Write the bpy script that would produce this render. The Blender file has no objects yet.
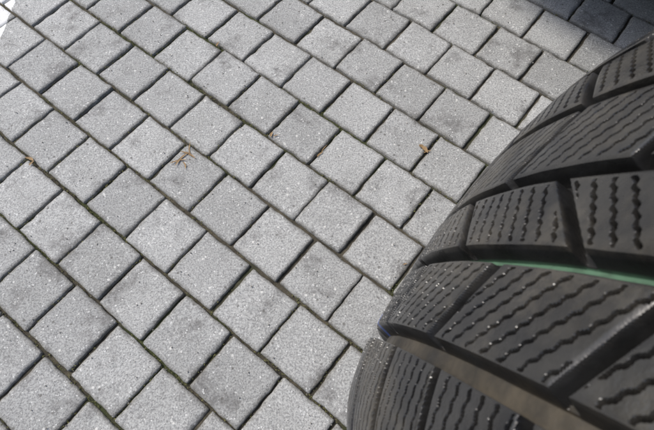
import bpy, math, random
import numpy as np
from mathutils import Vector, Matrix
random.seed(4); rng=np.random.default_rng(7)
sc=bpy.context.scene
sc.view_settings.view_transform='Standard'; sc.view_settings.look='None'; sc.view_settings.exposure=0
def link(o,parent=None):
    sc.collection.objects.link(o)
    if parent: o.parent=parent
    return o
def mesh_np(name,V,F,mat,smooth=False,attrs=None,parent=None):
    me=bpy.data.meshes.new(name)
    V=np.asarray(V,np.float32); F=np.asarray(F,np.int32)
    n=F.shape[1]
    me.vertices.add(len(V)); me.vertices.foreach_set('co',V.ravel())
    me.loops.add(F.size); me.loops.foreach_set('vertex_index',F.ravel())
    me.polygons.add(len(F)); me.polygons.foreach_set('loop_start',np.arange(0,F.size,n,dtype=np.int32))
    me.polygons.foreach_set('loop_total',np.full(len(F),n,np.int32))
    me.polygons.foreach_set('use_smooth',np.full(len(F),smooth,bool))
    me.update(calc_edges=True)
    for k,(dom,a) in (attrs or {}).items():
        at=me.attributes.new(k,'FLOAT',dom); at.data.foreach_set('value',np.asarray(a,np.float32))
    me.materials.append(mat)
    return link(bpy.data.objects.new(name,me),parent)
class NT:
    def __init__(s,name):
        s.m=bpy.data.materials.new(name); s.m.use_nodes=True; s.t=s.m.node_tree
        s.b=s.t.nodes['Principled BSDF']
        s.tc=s.t.nodes.new('ShaderNodeTexCoord')
    def n(s,typ,**k):
        nd=s.t.nodes.new(typ)
        for a,b in k.items(): setattr(nd,a,b)
        return nd
    def l(s,a,b): s.t.links.new(a,b)
    def noise(s,scale,detail=4,rough=.6,off=0):
        nd=s.n('ShaderNodeTexNoise'); nd.inputs['Scale'].default_value=scale; nd.inputs['Detail'].default_value=detail
        nd.inputs['Roughness'].default_value=rough
        if off:
            mp=s.n('ShaderNodeMapping'); mp.inputs['Location'].default_value=(off,off*1.7,off*.3); s.l(s.tc.outputs['Object'],mp.inputs[0]); vec=mp.outputs[0]
        else: vec=s.tc.outputs['Object']
        s.l(vec,nd.inputs['Vector']); return nd.outputs['Fac']
    def vor(s,scale,feature='F1'):
        nd=s.n('ShaderNodeTexVoronoi'); nd.feature=feature; nd.inputs['Scale'].default_value=scale
        s.l(s.tc.outputs['Object'],nd.inputs['Vector']); return nd
    def attr(s,name):
        nd=s.n('ShaderNodeAttribute'); nd.attribute_name=name; return nd.outputs['Fac']
    def rng(s,v,a,b,c=0,d=1):
        nd=s.n('ShaderNodeMapRange'); s.l(v,nd.inputs[0])
        for i,x in enumerate((a,b,c,d)): nd.inputs[i+1].default_value=x
        return nd.outputs[0]
    def mth(s,op,a,b=None):
        nd=s.n('ShaderNodeMath',operation=op)
        for i,x in enumerate((a,b)):
            if x is None: continue
            if isinstance(x,(int,float)): nd.inputs[i].default_value=x
            else: s.l(x,nd.inputs[i])
        return nd.outputs[0]
    def mix(s,f,a,b,blend='MIX'):
        nd=s.n('ShaderNodeMix',data_type='RGBA',blend_type=blend)
        for i,x in ((0,f),(6,a),(7,b)):
            if isinstance(x,(int,float)): nd.inputs[i].default_value=x
            elif isinstance(x,tuple): nd.inputs[i].default_value=(*x,1)
            else: s.l(x,nd.inputs[i])
        return nd.outputs[2]
    def bump(s,h,dist,strength=1,prev=None):
        nd=s.n('ShaderNodeBump'); nd.inputs['Distance'].default_value=dist; nd.inputs['Strength'].default_value=strength
        s.l(h,nd.inputs['Height'])
        if prev: s.l(prev,nd.inputs['Normal'])
        return nd.outputs[0]
# ================= wheel frame
Rt=.40; Wt=.29
e=np.array([.624,.781,0]); e/=np.linalg.norm(e); r=np.array([-e[1],e[0],0]); up=np.array([0,0,1.])
TILT=math.radians(9.0)
a=math.cos(TILT)*e+math.sin(TILT)*up; zc=-math.sin(TILT)*e+math.cos(TILT)*up
T=.338*np.array([.138,.265,-.954]); f0=math.radians(3.3)
C=T-(Rt-.0035)*(math.cos(f0)*r+math.sin(f0)*zc)+.067*a + .004*r -.004*e
def prof(s):
    x=np.clip(np.abs(s)/(Wt/2),0,1); k=np.where(np.asarray(s)>0,1.45,1.0)
    return (-.014*x**2-.014*x**7)*k
ss_=np.linspace(-Wt/2,Wt/2,200)
minz=min((C+s*a-(Rt+prof(s))*zc)[2] for s in ss_)
H=-minz-.002; C=C+np.array([0,0,H]); K=H/.7
print('H',H,'C',C)
# ---------- camera
PITCH=65
cam=bpy.data.objects.new('camera',bpy.data.cameras.new('camera')); link(cam)
cam.location=(0,0,H); cam.rotation_euler=(math.radians(90-PITCH),0,0)
cam.data.lens=28.07; cam.data.sensor_width=36; cam.data.clip_start=.01; cam.data.clip_end=800
cam.data.dof.use_dof=True; cam.data.dof.focus_distance=.70; cam.data.dof.aperture_fstop=30
sc.camera=cam
# ---------- paver material
p=NT('concrete_paver')
rnd=p.attr('rnd')
base=p.mix(rnd,(.375,.377,.370),(.475,.477,.468))
n1=p.noise(7,4,.6); base=p.mix(p.rng(n1,.35,.7),base,p.mix(1.0,base,(.80,.80,.79),'MULTIPLY'))
n2=p.noise(380,3,.75); base=p.mix(p.rng(n2,.36,.64,0,1),p.mix(1.0,base,(.58,.58,.58),'MULTIPLY'),p.mix(1.0,base,(1.3,1.3,1.29),'MULTIPLY'))
st=p.noise(13,4,.65,off=3.6); st2=p.noise(120,3,.7,off=2)
sm=p.mth('MULTIPLY',p.rng(st,.55,.66),p.rng(st2,.35,.6,.4,1))
base=p.mix(p.mth('MULTIPLY',sm,.66),base,(.10,.095,.09))
v=p.vor(230); ch=p.mth('MULTIPLY',p.rng(v.outputs['Distance'],.16,.32,1,0),p.mth('GREATER_THAN',p.noise(90,1,.5,off=5),.58))
base=p.mix(p.mth('MULTIPLY',ch,.75),base,(.78,.78,.76))
v2=p.vor(340); ck=p.mth('MULTIPLY',p.rng(v2.outputs['Distance'],.14,.28,1,0),p.mth('GREATER_THAN',p.noise(140,1,.5,off=9),.50))
base=p.mix(p.mth('MULTIPLY',ck,.8),base,(.08,.08,.08))
v3=p.vor(70); cg=p.mth('MULTIPLY',p.rng(v3.outputs['Distance'],.10,.16,1,0),p.mth('GREATER_THAN',p.noise(30,1,.5,off=11),.52))
base=p.mix(p.mth('MULTIPLY',cg,.65),base,(.76,.75,.71))
v4=p.vor(55); cd=p.mth('MULTIPLY',p.rng(v4.outputs['Distance'],.08,.15,1,0),p.mth('GREATER_THAN',p.noise(25,1,.5,off=15),.54))
base=p.mix(p.mth('MULTIPLY',cd,.7),base,(.10,.095,.085))
ed=p.attr('edge'); base=p.mix(p.mth('MULTIPLY',p.mth('MULTIPLY',ed,p.rng(p.noise(60,3,.7,off=1),.3,.6,.3,1)),.7),base,(.10,.09,.068))
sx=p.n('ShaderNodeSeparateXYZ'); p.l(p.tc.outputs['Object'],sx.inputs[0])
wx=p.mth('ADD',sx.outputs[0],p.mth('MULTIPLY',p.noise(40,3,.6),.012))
sunlit_mask=p.mth('MULTIPLY',p.mth('LESS_THAN',wx,-.583*K),p.mth('GREATER_THAN',wx,-.72*K))  # overexposed sunlit ground at the corner, put into the colour as a white band
base=p.mix(p.mth('MULTIPLY',sunlit_mask,p.rng(n2,.30,.44,.5,1)),base,(.80,.80,.78))
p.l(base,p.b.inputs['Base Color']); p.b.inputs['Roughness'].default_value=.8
p.l(p.bump(n2,.0012,.85),p.b.inputs['Normal'])
# ---------- joint sand / ground
g=NT('joint_sand')
c=g.mix(g.rng(g.noise(40,4,.7),.35,.65),(.035,.032,.024),(.12,.105,.075))
c=g.mix(g.rng(g.noise(5,3,.6,off=2),.5,.6),c,(.05,.06,.022))
g.l(c,g.b.inputs['Base Color']); g.b.inputs['Roughness'].default_value=.95
g.l(g.bump(g.noise(500,4,.7),.002,1),g.b.inputs['Normal'])
S=400
mesh_np('ground',[(-S,-S,-.0065),(S,-S,-.0065),(S,S,-.0065),(-S,S,-.0065)],[(0,1,2,3)],g.m)
# ---------- pavers
PP=.0895*K; GAP=.0045; ang=math.radians(-38.5)
RD=np.array([math.cos(ang),math.sin(ang)]); CD=np.array([-math.sin(ang),math.cos(ang)])
O=np.array([-.079,.2823])*K
def vnoise(x,y,f,seed=0):
    x=x*f;y=y*f
    xi=np.floor(x).astype(int);yi=np.floor(y).astype(int);fx=x-xi;fy=y-yi
    fx=fx*fx*(3-2*fx);fy=fy*fy*(3-2*fy)
    def h(a,b): 
        q=np.sin(a*127.1+b*311.7+seed*74.7)*43758.5453; return q-np.floor(q)
    return (h(xi,yi)*(1-fx)+h(xi+1,yi)*fx)*(1-fy)+(h(xi,yi+1)*(1-fx)+h(xi+1,yi+1)*fx)*fy-.5
def paver_grid(n):
    if n>6:
        q=[0,.010,.028,.07]; mid=np.linspace(.12,.88,n-8+2); return np.array(q+list(mid)+[1-x for x in q[::-1]])
    return np.array([0,.045,.955,1])
def build(name,cells,n):
    c=paver_grid(n); m=len(c)
    gx,gy=np.meshgrid(c,c,indexing='ij'); gx=gx.ravel();gy=gy.ravel()
    F0=[]
    for i in range(m-1):
        for j in range(m-1):
            q=i*m+j; F0.append((q,q+m,q+m+1,q+1))
    ring=[i*m for i in range(m)]+[(m-1)*m+j for j in range(1,m)]+[i*m+m-1 for i in range(m-2,-1,-1)]+[j for j in range(m-2,0,-1)]
    k=len(ring); N=m*m
    for q in range(k): F0.append((ring[q],N+q,N+(q+1)%k,ring[(q+1)%k]))
    F0=np.array(F0)
    VV=[];FF=[];R=[];E=[];off=0
    d=np.minimum(np.minimum(gx,1-gx),np.minimum(gy,1-gy))*(PP-GAP)
    for (i,j) in cells:
        w=PP-GAP
        lx=(gx-.5)*w; ly=(gy-.5)*w
        rr_=.0028
        ax=np.abs(lx)-(w/2-rr_); ay=np.abs(ly)-(w/2-rr_); cm=(ax>0)&(ay>0)
        L=np.hypot(ax,ay); f=np.where(cm&(L>rr_),rr_/np.maximum(L,1e-9),1)
        lx=np.where(cm,np.sign(lx)*((w/2-rr_)+ax*f),lx); ly=np.where(cm,np.sign(ly)*((w/2-rr_)+ay*f),ly)
        rot=random.gauss(0,.008); tx,ty=random.gauss(0,.0008),random.gauss(0,.0008)
        lx,ly=lx*math.cos(rot)-ly*math.sin(rot)+tx, lx*math.sin(rot)+ly*math.cos(rot)+ty
        px=(i+.5*(j%2))*PP+lx; py=j*PP+ly
        X=O[0]+RD[0]*px+CD[0]*py; Y=O[1]+RD[1]*px+CD[1]*py
        em=np.clip(1-d/.006,0,1)
        if n>6:
            X=X+em*vnoise(X,Y,90,1)*.0018+em*vnoise(X,Y,300,11)*.0009; Y=Y+em*vnoise(X,Y,90,2)*.0018+em*vnoise(X,Y,300,12)*.0009
        z=-.0019*np.clip(1-d/.0028,0,1)**1.5
        if n>6:
            z=z+vnoise(X,Y,45,3)*.0008+vnoise(X,Y,220,4)*.0007 - em*np.clip(vnoise(X,Y,60,6)-.12,0,1)*.009
        z=z+random.gauss(0,.0006)+lx*random.gauss(0,.01)+ly*random.gauss(0,.01)
        V=np.stack([X,Y,z],1); sk=V[ring].copy(); sk[:,2]=-.02
        VV.append(np.vstack([V,sk])); FF.append(F0+off); off+=N+k
        R.append(np.full(len(F0),random.random())); E.append(np.concatenate([np.clip(1-d/.006,0,1),np.ones(k)]))
    return mesh_np(name,np.vstack(VV),np.vstack(FF),p.m,True,{'rnd':('FACE',np.concatenate(R)),'edge':('POINT',np.concatenate(E))})
near=[];far=[]
for i in range(-70,70):
    for j in range(-70,70):
        px=(i+.5*(j%2))*PP;py=j*PP
        X=O[0]+RD[0]*px+CD[0]*py; Y=O[1]+RD[1]*px+CD[1]*py
        if -.95<X<.95 and -.25<Y<1.15: near.append((i,j))
        elif math.hypot(X,Y-.3)<6: far.append((i,j))
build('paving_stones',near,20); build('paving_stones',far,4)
# ---------- tyre
t=NT('tyre_rubber')
hh=t.attr('hgt'); ss=t.attr('lat'); aa=t.attr('arc')
rub=t.mix(t.rng(t.noise(35,4,.6),.35,.65),(.012,.012,.013),(.030,.029,.027))
dust=t.mth('MULTIPLY',t.rng(t.noise(16,4,.65,off=2),.46,.62),t.rng(t.noise(300,3,.7),.3,.6,.2,1))
rub=t.mix(t.mth('MULTIPLY',dust,.30),rub,(.16,.14,.105))
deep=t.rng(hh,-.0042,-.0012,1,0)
rub=t.mix(t.mth('MULTIPLY',deep,.9),rub,(.006,.006,.006))  # shade inside grooves and sipes put into the rubber colour by depth
def band(c,w,src=None): return t.mth('LESS_THAN',t.mth('ABSOLUTE',t.mth('SUBTRACT',src or ss,c)),w)
low=t.rng(hh,-.0108,-.009,1,0)
rub=t.mix(t.mth('MULTIPLY',t.mth('MULTIPLY',band(-.089,.006),low),t.rng(t.noise(40,4,.7,off=7),.35,.6,.15,.9)),rub,(.075,.062,.042))
rub=t.mix(t.mth('MULTIPLY',t.mth('MULTIPLY',band(-.0426,.0009),low),t.rng(t.noise(60,3,.7,off=8),.3,.55,.15,.8)),rub,(.10,.21,.13))
rub=t.mix(t.mth('MULTIPLY',t.mth('MULTIPLY',band(-.0815,.0040),band(.030,.006,aa)),.9),rub,(.03,.10,.42))
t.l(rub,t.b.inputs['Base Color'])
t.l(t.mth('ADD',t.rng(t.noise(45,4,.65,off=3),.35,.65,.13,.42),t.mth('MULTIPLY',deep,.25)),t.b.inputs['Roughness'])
t.b.inputs['Specular IOR Level'].default_value=.7
t.l(t.bump(t.noise(400,3,.7),.0005,.45),t.b.inputs['Normal'])
GR=[(-.089,.0085),(-.045,.0075),(-.0065,.0058),(.040,.0058),(.086,.0068)]
def groove(dist,w,soft=.0008):
    return 1-np.clip((dist-w/2)/soft+.5,0,1)
def height(s,tt):
    D=.011
    edges=[-.2]+[g_[0] for g_ in GR]+[.2]
    inner=np.zeros_like(s); bev=np.zeros_like(s)
    for c_,w_ in GR:
        dd=np.abs(s-c_); inner=np.maximum(inner,groove(dd,w_,.0012)); bev=np.maximum(bev,np.clip(1-(dd-w_/2)/.0028,0,1)**2)
    par=[( .25,.050,.1,.0046, 6),(-.55,.074,.35,.0055, 42),(.9,.074,.75,.0045,30),(-.5,.074,.2,.0055,42),(.7,.074,.6,.005,34),(-.2,.050,.4,.005,8)]
    lat=np.zeros_like(s); sip=np.zeros_like(s); blk=np.zeros_like(s)
    for k in range(6):
        m=(s>edges[k])&(s<=edges[k+1])
        sl,pe,ph,lw,al=par[k]
        q=(tt+sl*s)/pe+ph; qi=np.round(q); dq=np.abs(q-qi)*pe/math.hypot(1,sl)
        lat=np.where(m,groove(dq,lw,.0011),lat)
        bev=np.where(m,np.maximum(bev,np.clip(1-(dq-lw/2)/.0025,0,1)**2),bev)
        fl=np.floor(q); blk=np.where(m,np.modf(np.abs(np.sin(fl*12.9+k*7.7)*437.5))[0],blk)
        al=math.radians(al*(1 if sl>0 else -1))
        u=tt*math.cos(al)+s*math.sin(al); v=-tt*math.sin(al)+s*math.cos(al)
        zz=v/.0056; u=u+.00055*(2*np.abs(2*(zz-np.floor(zz+.5)))-1)+.0007*vnoise(s,tt,35,20+k); sp=.0070
        ds=np.abs(u/sp-np.round(u/sp))*sp
        ec=np.minimum(np.abs(s-edges[k]),np.abs(s-edges[k+1]))
        wv=.00095+.0005*vnoise(s,tt,60,k)
        g_=groove(ds,wv,.0006)*(ec>.0058)*(dq>.0044)
        sip=np.where(m,g_,sip)
    h=-.0009*bev-.0006*blk
    h=np.minimum(h,-D*np.maximum(inner,lat*.9)); h=np.minimum(h,-.0048*sip)
    return h+vnoise(s,tt,70,8)*.0006
ph=np.concatenate([np.arange(math.radians(-15),math.radians(62),.0013),np.arange(math.radians(62),math.radians(345),.007)])
sv=np.arange(-Wt/2,Wt/2+1e-6,.0005)
P_,S_=np.meshgrid(ph,sv,indexing='ij')
hg=height(S_,P_*Rt); fade=np.clip((Wt/2-np.abs(S_))/.004,0,1)
hg*=fade; rad=Rt+prof(S_)+hg
SW=[(.004,-.036),(.0085,-.051),(.012,-.073),(.0135,-.095),(.012,-.115),(.006,-.135),(-.004,-.150),(-.012,-.158),(-.02,-.160)]
def side(sign):
    k=-.010 if sign>0 else 0
    return np.array([sign*(Wt/2+x[0]) for x in SW]), np.array([Rt+x[1]+(k*max(0,1-i/4)) for i,x in enumerate(SW)])
Lp,Rp=side(1); Lm,Rm=side(-1)
lat=np.concatenate([np.tile(Lm[::-1],(len(ph),1)),S_,np.tile(Lp,(len(ph),1))],1)
rr=np.concatenate([np.tile(Rm[::-1],(len(ph),1)),rad,np.tile(Rp,(len(ph),1))],1)
k9=len(SW)
lug=(np.abs(((ph*Rt/.028)%1)-.5)<.3)*.0035
for idx in (k9-1,k9-2,k9+len(sv),k9+len(sv)+1):
    lat[:,idx]+=np.sign(lat[:,idx])*lug
hh_=np.concatenate([np.zeros((len(ph),k9)),hg,np.zeros((len(ph),k9))],1)
n0,n1_=lat.shape
PH=ph[:,None]
arc=np.broadcast_to(PH*Rt,lat.shape)
V=C[None,None,:]+lat[...,None]*a+rr[...,None]*(np.cos(PH)[...,None]*r+np.sin(PH)[...,None]*zc)
V=V.reshape(-1,3)
I,J=np.meshgrid(np.arange(n0),np.arange(n1_-1),indexing='ij'); I2=(I+1)%n0
F=np.stack([I*n1_+J,I*n1_+J+1,I2*n1_+J+1,I2*n1_+J],-1).reshape(-1,4)
emp=bpy.data.objects.new('car_tyre',None); link(emp)
mesh_np('tread_and_sidewalls',V,F,t.m,False,{'hgt':('POINT',hh_.ravel()),'lat':('POINT',lat.ravel()),'arc':('POINT',arc.ravel())},emp)
rm=NT('rim_metal'); rm.b.inputs['Metallic'].default_value=.9; rm.b.inputs['Base Color'].default_value=(.35,.35,.36,1); rm.l(rm.rng(rm.noise(30,3),.3,.7,.3,.5),rm.b.inputs['Roughness'])
def lathe(name,prof_,C,a,r,zc,mat,parent,nn=96,smooth=True):
    V=[];F=[];m_=len(prof_)
    for q in range(nn):
        f_=2*math.pi*q/nn
        for (l_,R_) in prof_: V.append(C+l_*a+R_*(math.cos(f_)*r+math.sin(f_)*zc))
    for q in range(nn):
        for j in range(m_-1): F.append((q*m_+j,q*m_+j+1,((q+1)%nn)*m_+j+1,((q+1)%nn)*m_+j))
    return mesh_np(name,V,F,mat,smooth,parent=parent)
def spokes(C,a,r,zc,mat,parent,k=1.0,sg=1):
    V=[];F=[]
    for q in range(5):
        f_=2*math.pi*q/5; e1=math.cos(f_)*r+math.sin(f_)*zc; e2=-math.sin(f_)*r+math.cos(f_)*zc; o=len(V)
        V.extend([C+sg*k*l_*a+k*R_*e1+k*w_*e2 for l_,R_,w_ in ((-.10,.05,-.034),(-.10,.05,.034),(-.11,.222,.022),(-.11,.222,-.022),(-.07,.05,-.034),(-.07,.05,.034),(-.085,.222,.022),(-.085,.222,-.022))])
        F.extend([(o+a_,o+b_,o+c_,o+d_) for a_,b_,c_,d_ in ((0,1,2,3),(7,6,5,4),(0,4,5,1),(1,5,6,2),(2,6,7,3),(3,7,4,0))])
    mesh_np('rim_spokes',V,F,mat,False,parent=parent)
RP=[(-.128,.238),(-.140,.250),(-.143,.246),(-.135,.232),(-.115,.222),(-.05,.205),(.09,.205),(.125,.225),(.14,.246),(.136,.250),(.125,.238)]
HP=[(-.102,.001),(-.108,.03),(-.104,.058),(-.09,.066),(-.06,.066),(-.055,.001)]
lathe('rim_barrel',RP,C,a,r,zc,rm.m,emp); spokes(C,a,r,zc,rm.m,emp); lathe('hub',HP,C,a,r,zc,rm.m,emp,48)
# ---------- parked car
car=bpy.data.objects.new('parked_car',None); link(car)
pt=NT('car_paint'); pt.l(pt.mix(pt.noise(300,2),(.030,.032,.036),(.042,.044,.050)),pt.b.inputs['Base Color']); pt.b.inputs['Roughness'].default_value=.25; pt.b.inputs['Coat Weight'].default_value=.6
gl=NT('car_glass'); gl.l(gl.mix(gl.noise(3,2),(.01,.012,.013),(.02,.023,.025)),gl.b.inputs['Base Color']); gl.b.inputs['Roughness'].default_value=.06
bl=NT('car_plastic'); bl.l(bl.mix(bl.noise(200,2),(.015,.015,.015),(.03,.03,.03)),bl.b.inputs['Base Color']); bl.b.inputs['Roughness'].default_value=.6
SE=.82; N0=.66; Lc=4.3; Wc=1.78
def cp(l,w,z): return e*(SE+w)+r*(N0-l)+up*z
axl=[.90,3.40]; arch=.37
st_=[0,.06,.2,.35]+[.53,.57,.65,.75,.9,1.05,1.15,1.23,1.27]+[1.5,2,2.5,2.9]+[3.03,3.07,3.15,3.25,3.4,3.55,3.65,3.73,3.77]+[4.0,4.2,4.3]
def sill(l):
    z=.17+.10*max(0,1-l/.25)+.12*max(0,(l-4.0)/.3)
    for q in axl:
        d_=abs(l-q)
        if d_<arch: z=max(z,.31+math.sqrt(arch**2-d_**2)*.98)
    return z
def shoulder(l): return .72+.18*min(1,l/.9)+.04*min(1,l/3)-.12*max(0,(l-4.1)/.2)**2*.4
def inset(l): return .24*max(0,1-l/.35)**2+.22*max(0,(l-3.95)/.35)**2
V=[];F=[]
for l in st_:
    zs=sill(l); zh=shoulder(l); i0=inset(l); sec=[]
    for z,ins in ((zs,.03),(zs+.04,.008),((zs+zh)/2,0),(zh-.06,.012),(zh,.05)): sec.append((i0+ins,z))
    full=sec+[(i0+.25,zh+.05)]
    V+=[cp(l,w_,z_) for w_,z_ in full]+[cp(l,Wc-w_,z_) for w_,z_ in full[::-1]]
m_=12
for i in range(len(st_)-1):
    for j in range(m_-1): F.append((i*m_+j,i*m_+j+1,(i+1)*m_+j+1,(i+1)*m_+j))
for b_ in (0,(len(st_)-1)*m_):
    for j in range(5): F.append((b_+j,b_+j+1,b_+m_-2-j,b_+m_-1-j))
mesh_np('body',V,F,pt.m,True,parent=car)
V=[cp(l,w,z) for l,w,z in ((.15,.28,.2),(4.05,.28,.2),(4.05,Wc-.28,.2),(.15,Wc-.28,.2),(.15,.28,.5),(4.05,.28,.5),(4.05,Wc-.28,.5),(.15,Wc-.28,.5))]
F=[(0,1,2,3),(4,5,6,7),(0,1,5,4),(1,2,6,5),(2,3,7,6),(3,0,4,7)]
mesh_np('underbody',V,F,bl.m,False,parent=car)
cab=[(1.15,.14,.90),(1.85,.27,1.40),(2.1,.29,1.45),(3.3,.29,1.43),(3.6,.27,1.38),(4.15,.16,.95)]
V=[];F=[]
for l,w,z in cab: V+=[cp(l,.10,.90),cp(l,w,z),cp(l,Wc-w,z),cp(l,Wc-.10,.90)]
for i in range(len(cab)-1):
    for j in range(3): F.append((i*4+j,i*4+j+1,i*4+5+j,i*4+4+j))
mesh_np('cabin_glass',V,F,gl.m,False,parent=car)
V=[];F=[]
for l,w,z in cab[1:5]: V+=[cp(l,w-.015,z-.03),cp(l,w,z+.012),cp(l,Wc/2,z+.03),cp(l,Wc-w,z+.012),cp(l,Wc-w+.015,z-.03)]
for i in range(3):
    for j in range(4): F.append((i*5+j,i*5+j+1,i*5+6+j,i*5+5+j))
mesh_np('roof',V,F,pt.m,True,parent=car)
TP=[(-.07,.19),(-.095,.21),(-.10,.26),(-.09,.295),(-.07,.308),(.07,.308),(.09,.295),(.10,.26),(.095,.21),(.07,.19)]
for l in axl:
    for w,sg in ((.14,1),(Wc-.14,-1)):
        cc=cp(l,w,.31)
        lathe('wheel_tyre',TP,cc,e,r,up,bl.m,car,48)
        lathe('wheel_disc',[(sg*-.07,.195),(sg*-.05,.17),(sg*-.075,.06),(sg*-.08,.001)],cc,e,r,up,rm.m,car,48)
# ---------- debris
dl=NT('dry_leaf'); dl.l(dl.mix(dl.noise(150,3),(.14,.075,.035),(.42,.29,.14)),dl.b.inputs['Base Color']); dl.b.inputs['Roughness'].default_value=.7
def leaf(x,y,L,W,rot,curl=.25):
    x*=K;y*=K
    V=[];F=[];n=10
    for i in range(n+1):
        u=i/n; w=W*math.sin(math.pi*u**.8)**.8*(1+.25*random.uniform(-1,1)); b_=.12*L*math.sin(u*3)
        for k in (-1,0,1):
            lx=(u-.5)*L; ly=k*w/2+b_; lz=.0015+abs(k)*w*curl+curl*L*.35*(2*u-1)**2
            V.append((x+lx*math.cos(rot)-ly*math.sin(rot),y+lx*math.sin(rot)+ly*math.cos(rot),lz))
    for i in range(n):
        for k in (0,1): F.append((i*3+k,i*3+3+k,i*3+4+k,i*3+1+k))
    return V,F
def leafobj(name,parts):
    V=[];F=[]
    for q in parts:
        v_,f_=leaf(*q); o=len(V); V+=v_; F+=[tuple(i+o for i in x) for x in f_]
    return mesh_np(name,V,F,dl.m,True)
leafobj('dry_twig',[(-.2296,.423,.036,.0032,.9),(-.222,.430,.032,.0032,-.5),(-.236,.418,.03,.0024,.25),(-.218,.442,.032,.002,1.7),(-.226,.412,.016,.0028,-1.2)])
leafobj('dry_leaf',[(.1546,.4419,.022,.007,-.9),(.161,.437,.014,.003,.3)])
leafobj('dry_leaf',[(-.0899,.4706,.012,.004,1.3),(-.083,.468,.01,.002,.3)])
leafobj('dry_leaf',[(-.4736,.423,.018,.005,-.4),(-.468,.416,.012,.003,.9)])
leafobj('dry_leaf',[(-.011,.432,.014,.003,.7),(-.004,.442,.02,.0015,1.0)])
leafobj('dry_leaf',[(-.195,.663,.014,.003,1.2)])
leafobj('dry_leaf',[(.113,.247,.007,.002,.2)])
# moss in joints
mo=NT('moss'); mo.l(mo.mix(mo.noise(60,3),(.05,.070,.018),(.22,.20,.08)),mo.b.inputs['Base Color']); mo.b.inputs['Roughness'].default_value=.9
V=[];F=[]
cnt=0
while cnt<18000:
    i=random.uniform(-10,10); j=random.randint(-10,10)
    if random.random()<.65: px=i*PP; py=(j+.5)*PP+random.gauss(0,.0016)
    else: px=(round(i)+.5+.5*(j%2))*PP+random.gauss(0,.0014); py=(j+random.uniform(-.5,.5))*PP
    X=O[0]+RD[0]*px+CD[0]*py; Y=O[1]+RD[1]*px+CD[1]*py
    d_=float(vnoise(np.array([X]),np.array([Y]),11,9)[0])+float(vnoise(np.array([X]),np.array([Y]),40,5)[0])*.7-.35*X-.15*(Y-.3)
    if d_<random.uniform(-.15,.45): continue
    cnt+=1
    z0=random.uniform(-.006,-.0008); L=random.uniform(.001,.0026)
    for q in range(2):
        A=Vector((random.gauss(0,1),random.gauss(0,1),random.gauss(0,.6))).normalized()*L; B=Vector((random.gauss(0,1),random.gauss(0,1),abs(random.gauss(0,.7)))).normalized()*L
        P0=Vector((X,Y,z0)); o=len(V); V+=[P0-A*.5,P0+A*.5,P0+B]; F.append((o,o+1,o+2))
mesh_np('moss',[tuple(v_) for v_ in V],F,mo.m,False)
gr=NT('grit'); gr.l(gr.mix(gr.noise(80,2),(.12,.10,.07),(.5,.48,.44)),gr.b.inputs['Base Color'])
V=[];F=[]
for q in range(1500):
    x=random.uniform(-.8,.7);y=random.uniform(-.05,.95);s_=random.choice([.0006,.0008,.001,.0015])
    o=len(V); pts=[(1,0,0),(-1,0,0),(0,1,0),(0,-1,0),(0,0,1),(0,0,-1)]
    for P0 in pts: V.append(tuple(cc+s_*random.uniform(.6,1.2)*dd for cc,dd in zip((x,y,.001),P0)))
    for f_ in ((0,2,4),(2,1,4),(1,3,4),(3,0,4),(2,0,5),(1,2,5),(3,1,5),(0,3,5)): F.append(tuple(o+i for i in f_))
mesh_np('grit',V,F,gr.m,False)
# ---------- light
w=bpy.data.worlds.new('World'); sc.world=w; w.use_nodes=True
nt=w.node_tree; bg=nt.nodes['Background']; sky=nt.nodes.new('ShaderNodeTexSky'); sky.sky_type='NISHITA'; sky.sun_disc=False
sd=Vector((-.65,.35,1.0)).normalized()
el=math.asin(sd.z); az=math.atan2(sd.x,sd.y)
sky.sun_elevation=el; sky.sun_rotation=az
sky.dust_density=3
nt.links.new(sky.outputs[0],bg.inputs[0]); bg.inputs[1].default_value=.15
su=bpy.data.objects.new('sun',bpy.data.lights.new('sun','SUN')); link(su)
su.data.energy=2.7; su.data.angle=math.radians(16); su.data.color=(1,.96,.90)
su.rotation_euler=(-sd).to_track_quat('-Z','Y').to_euler()
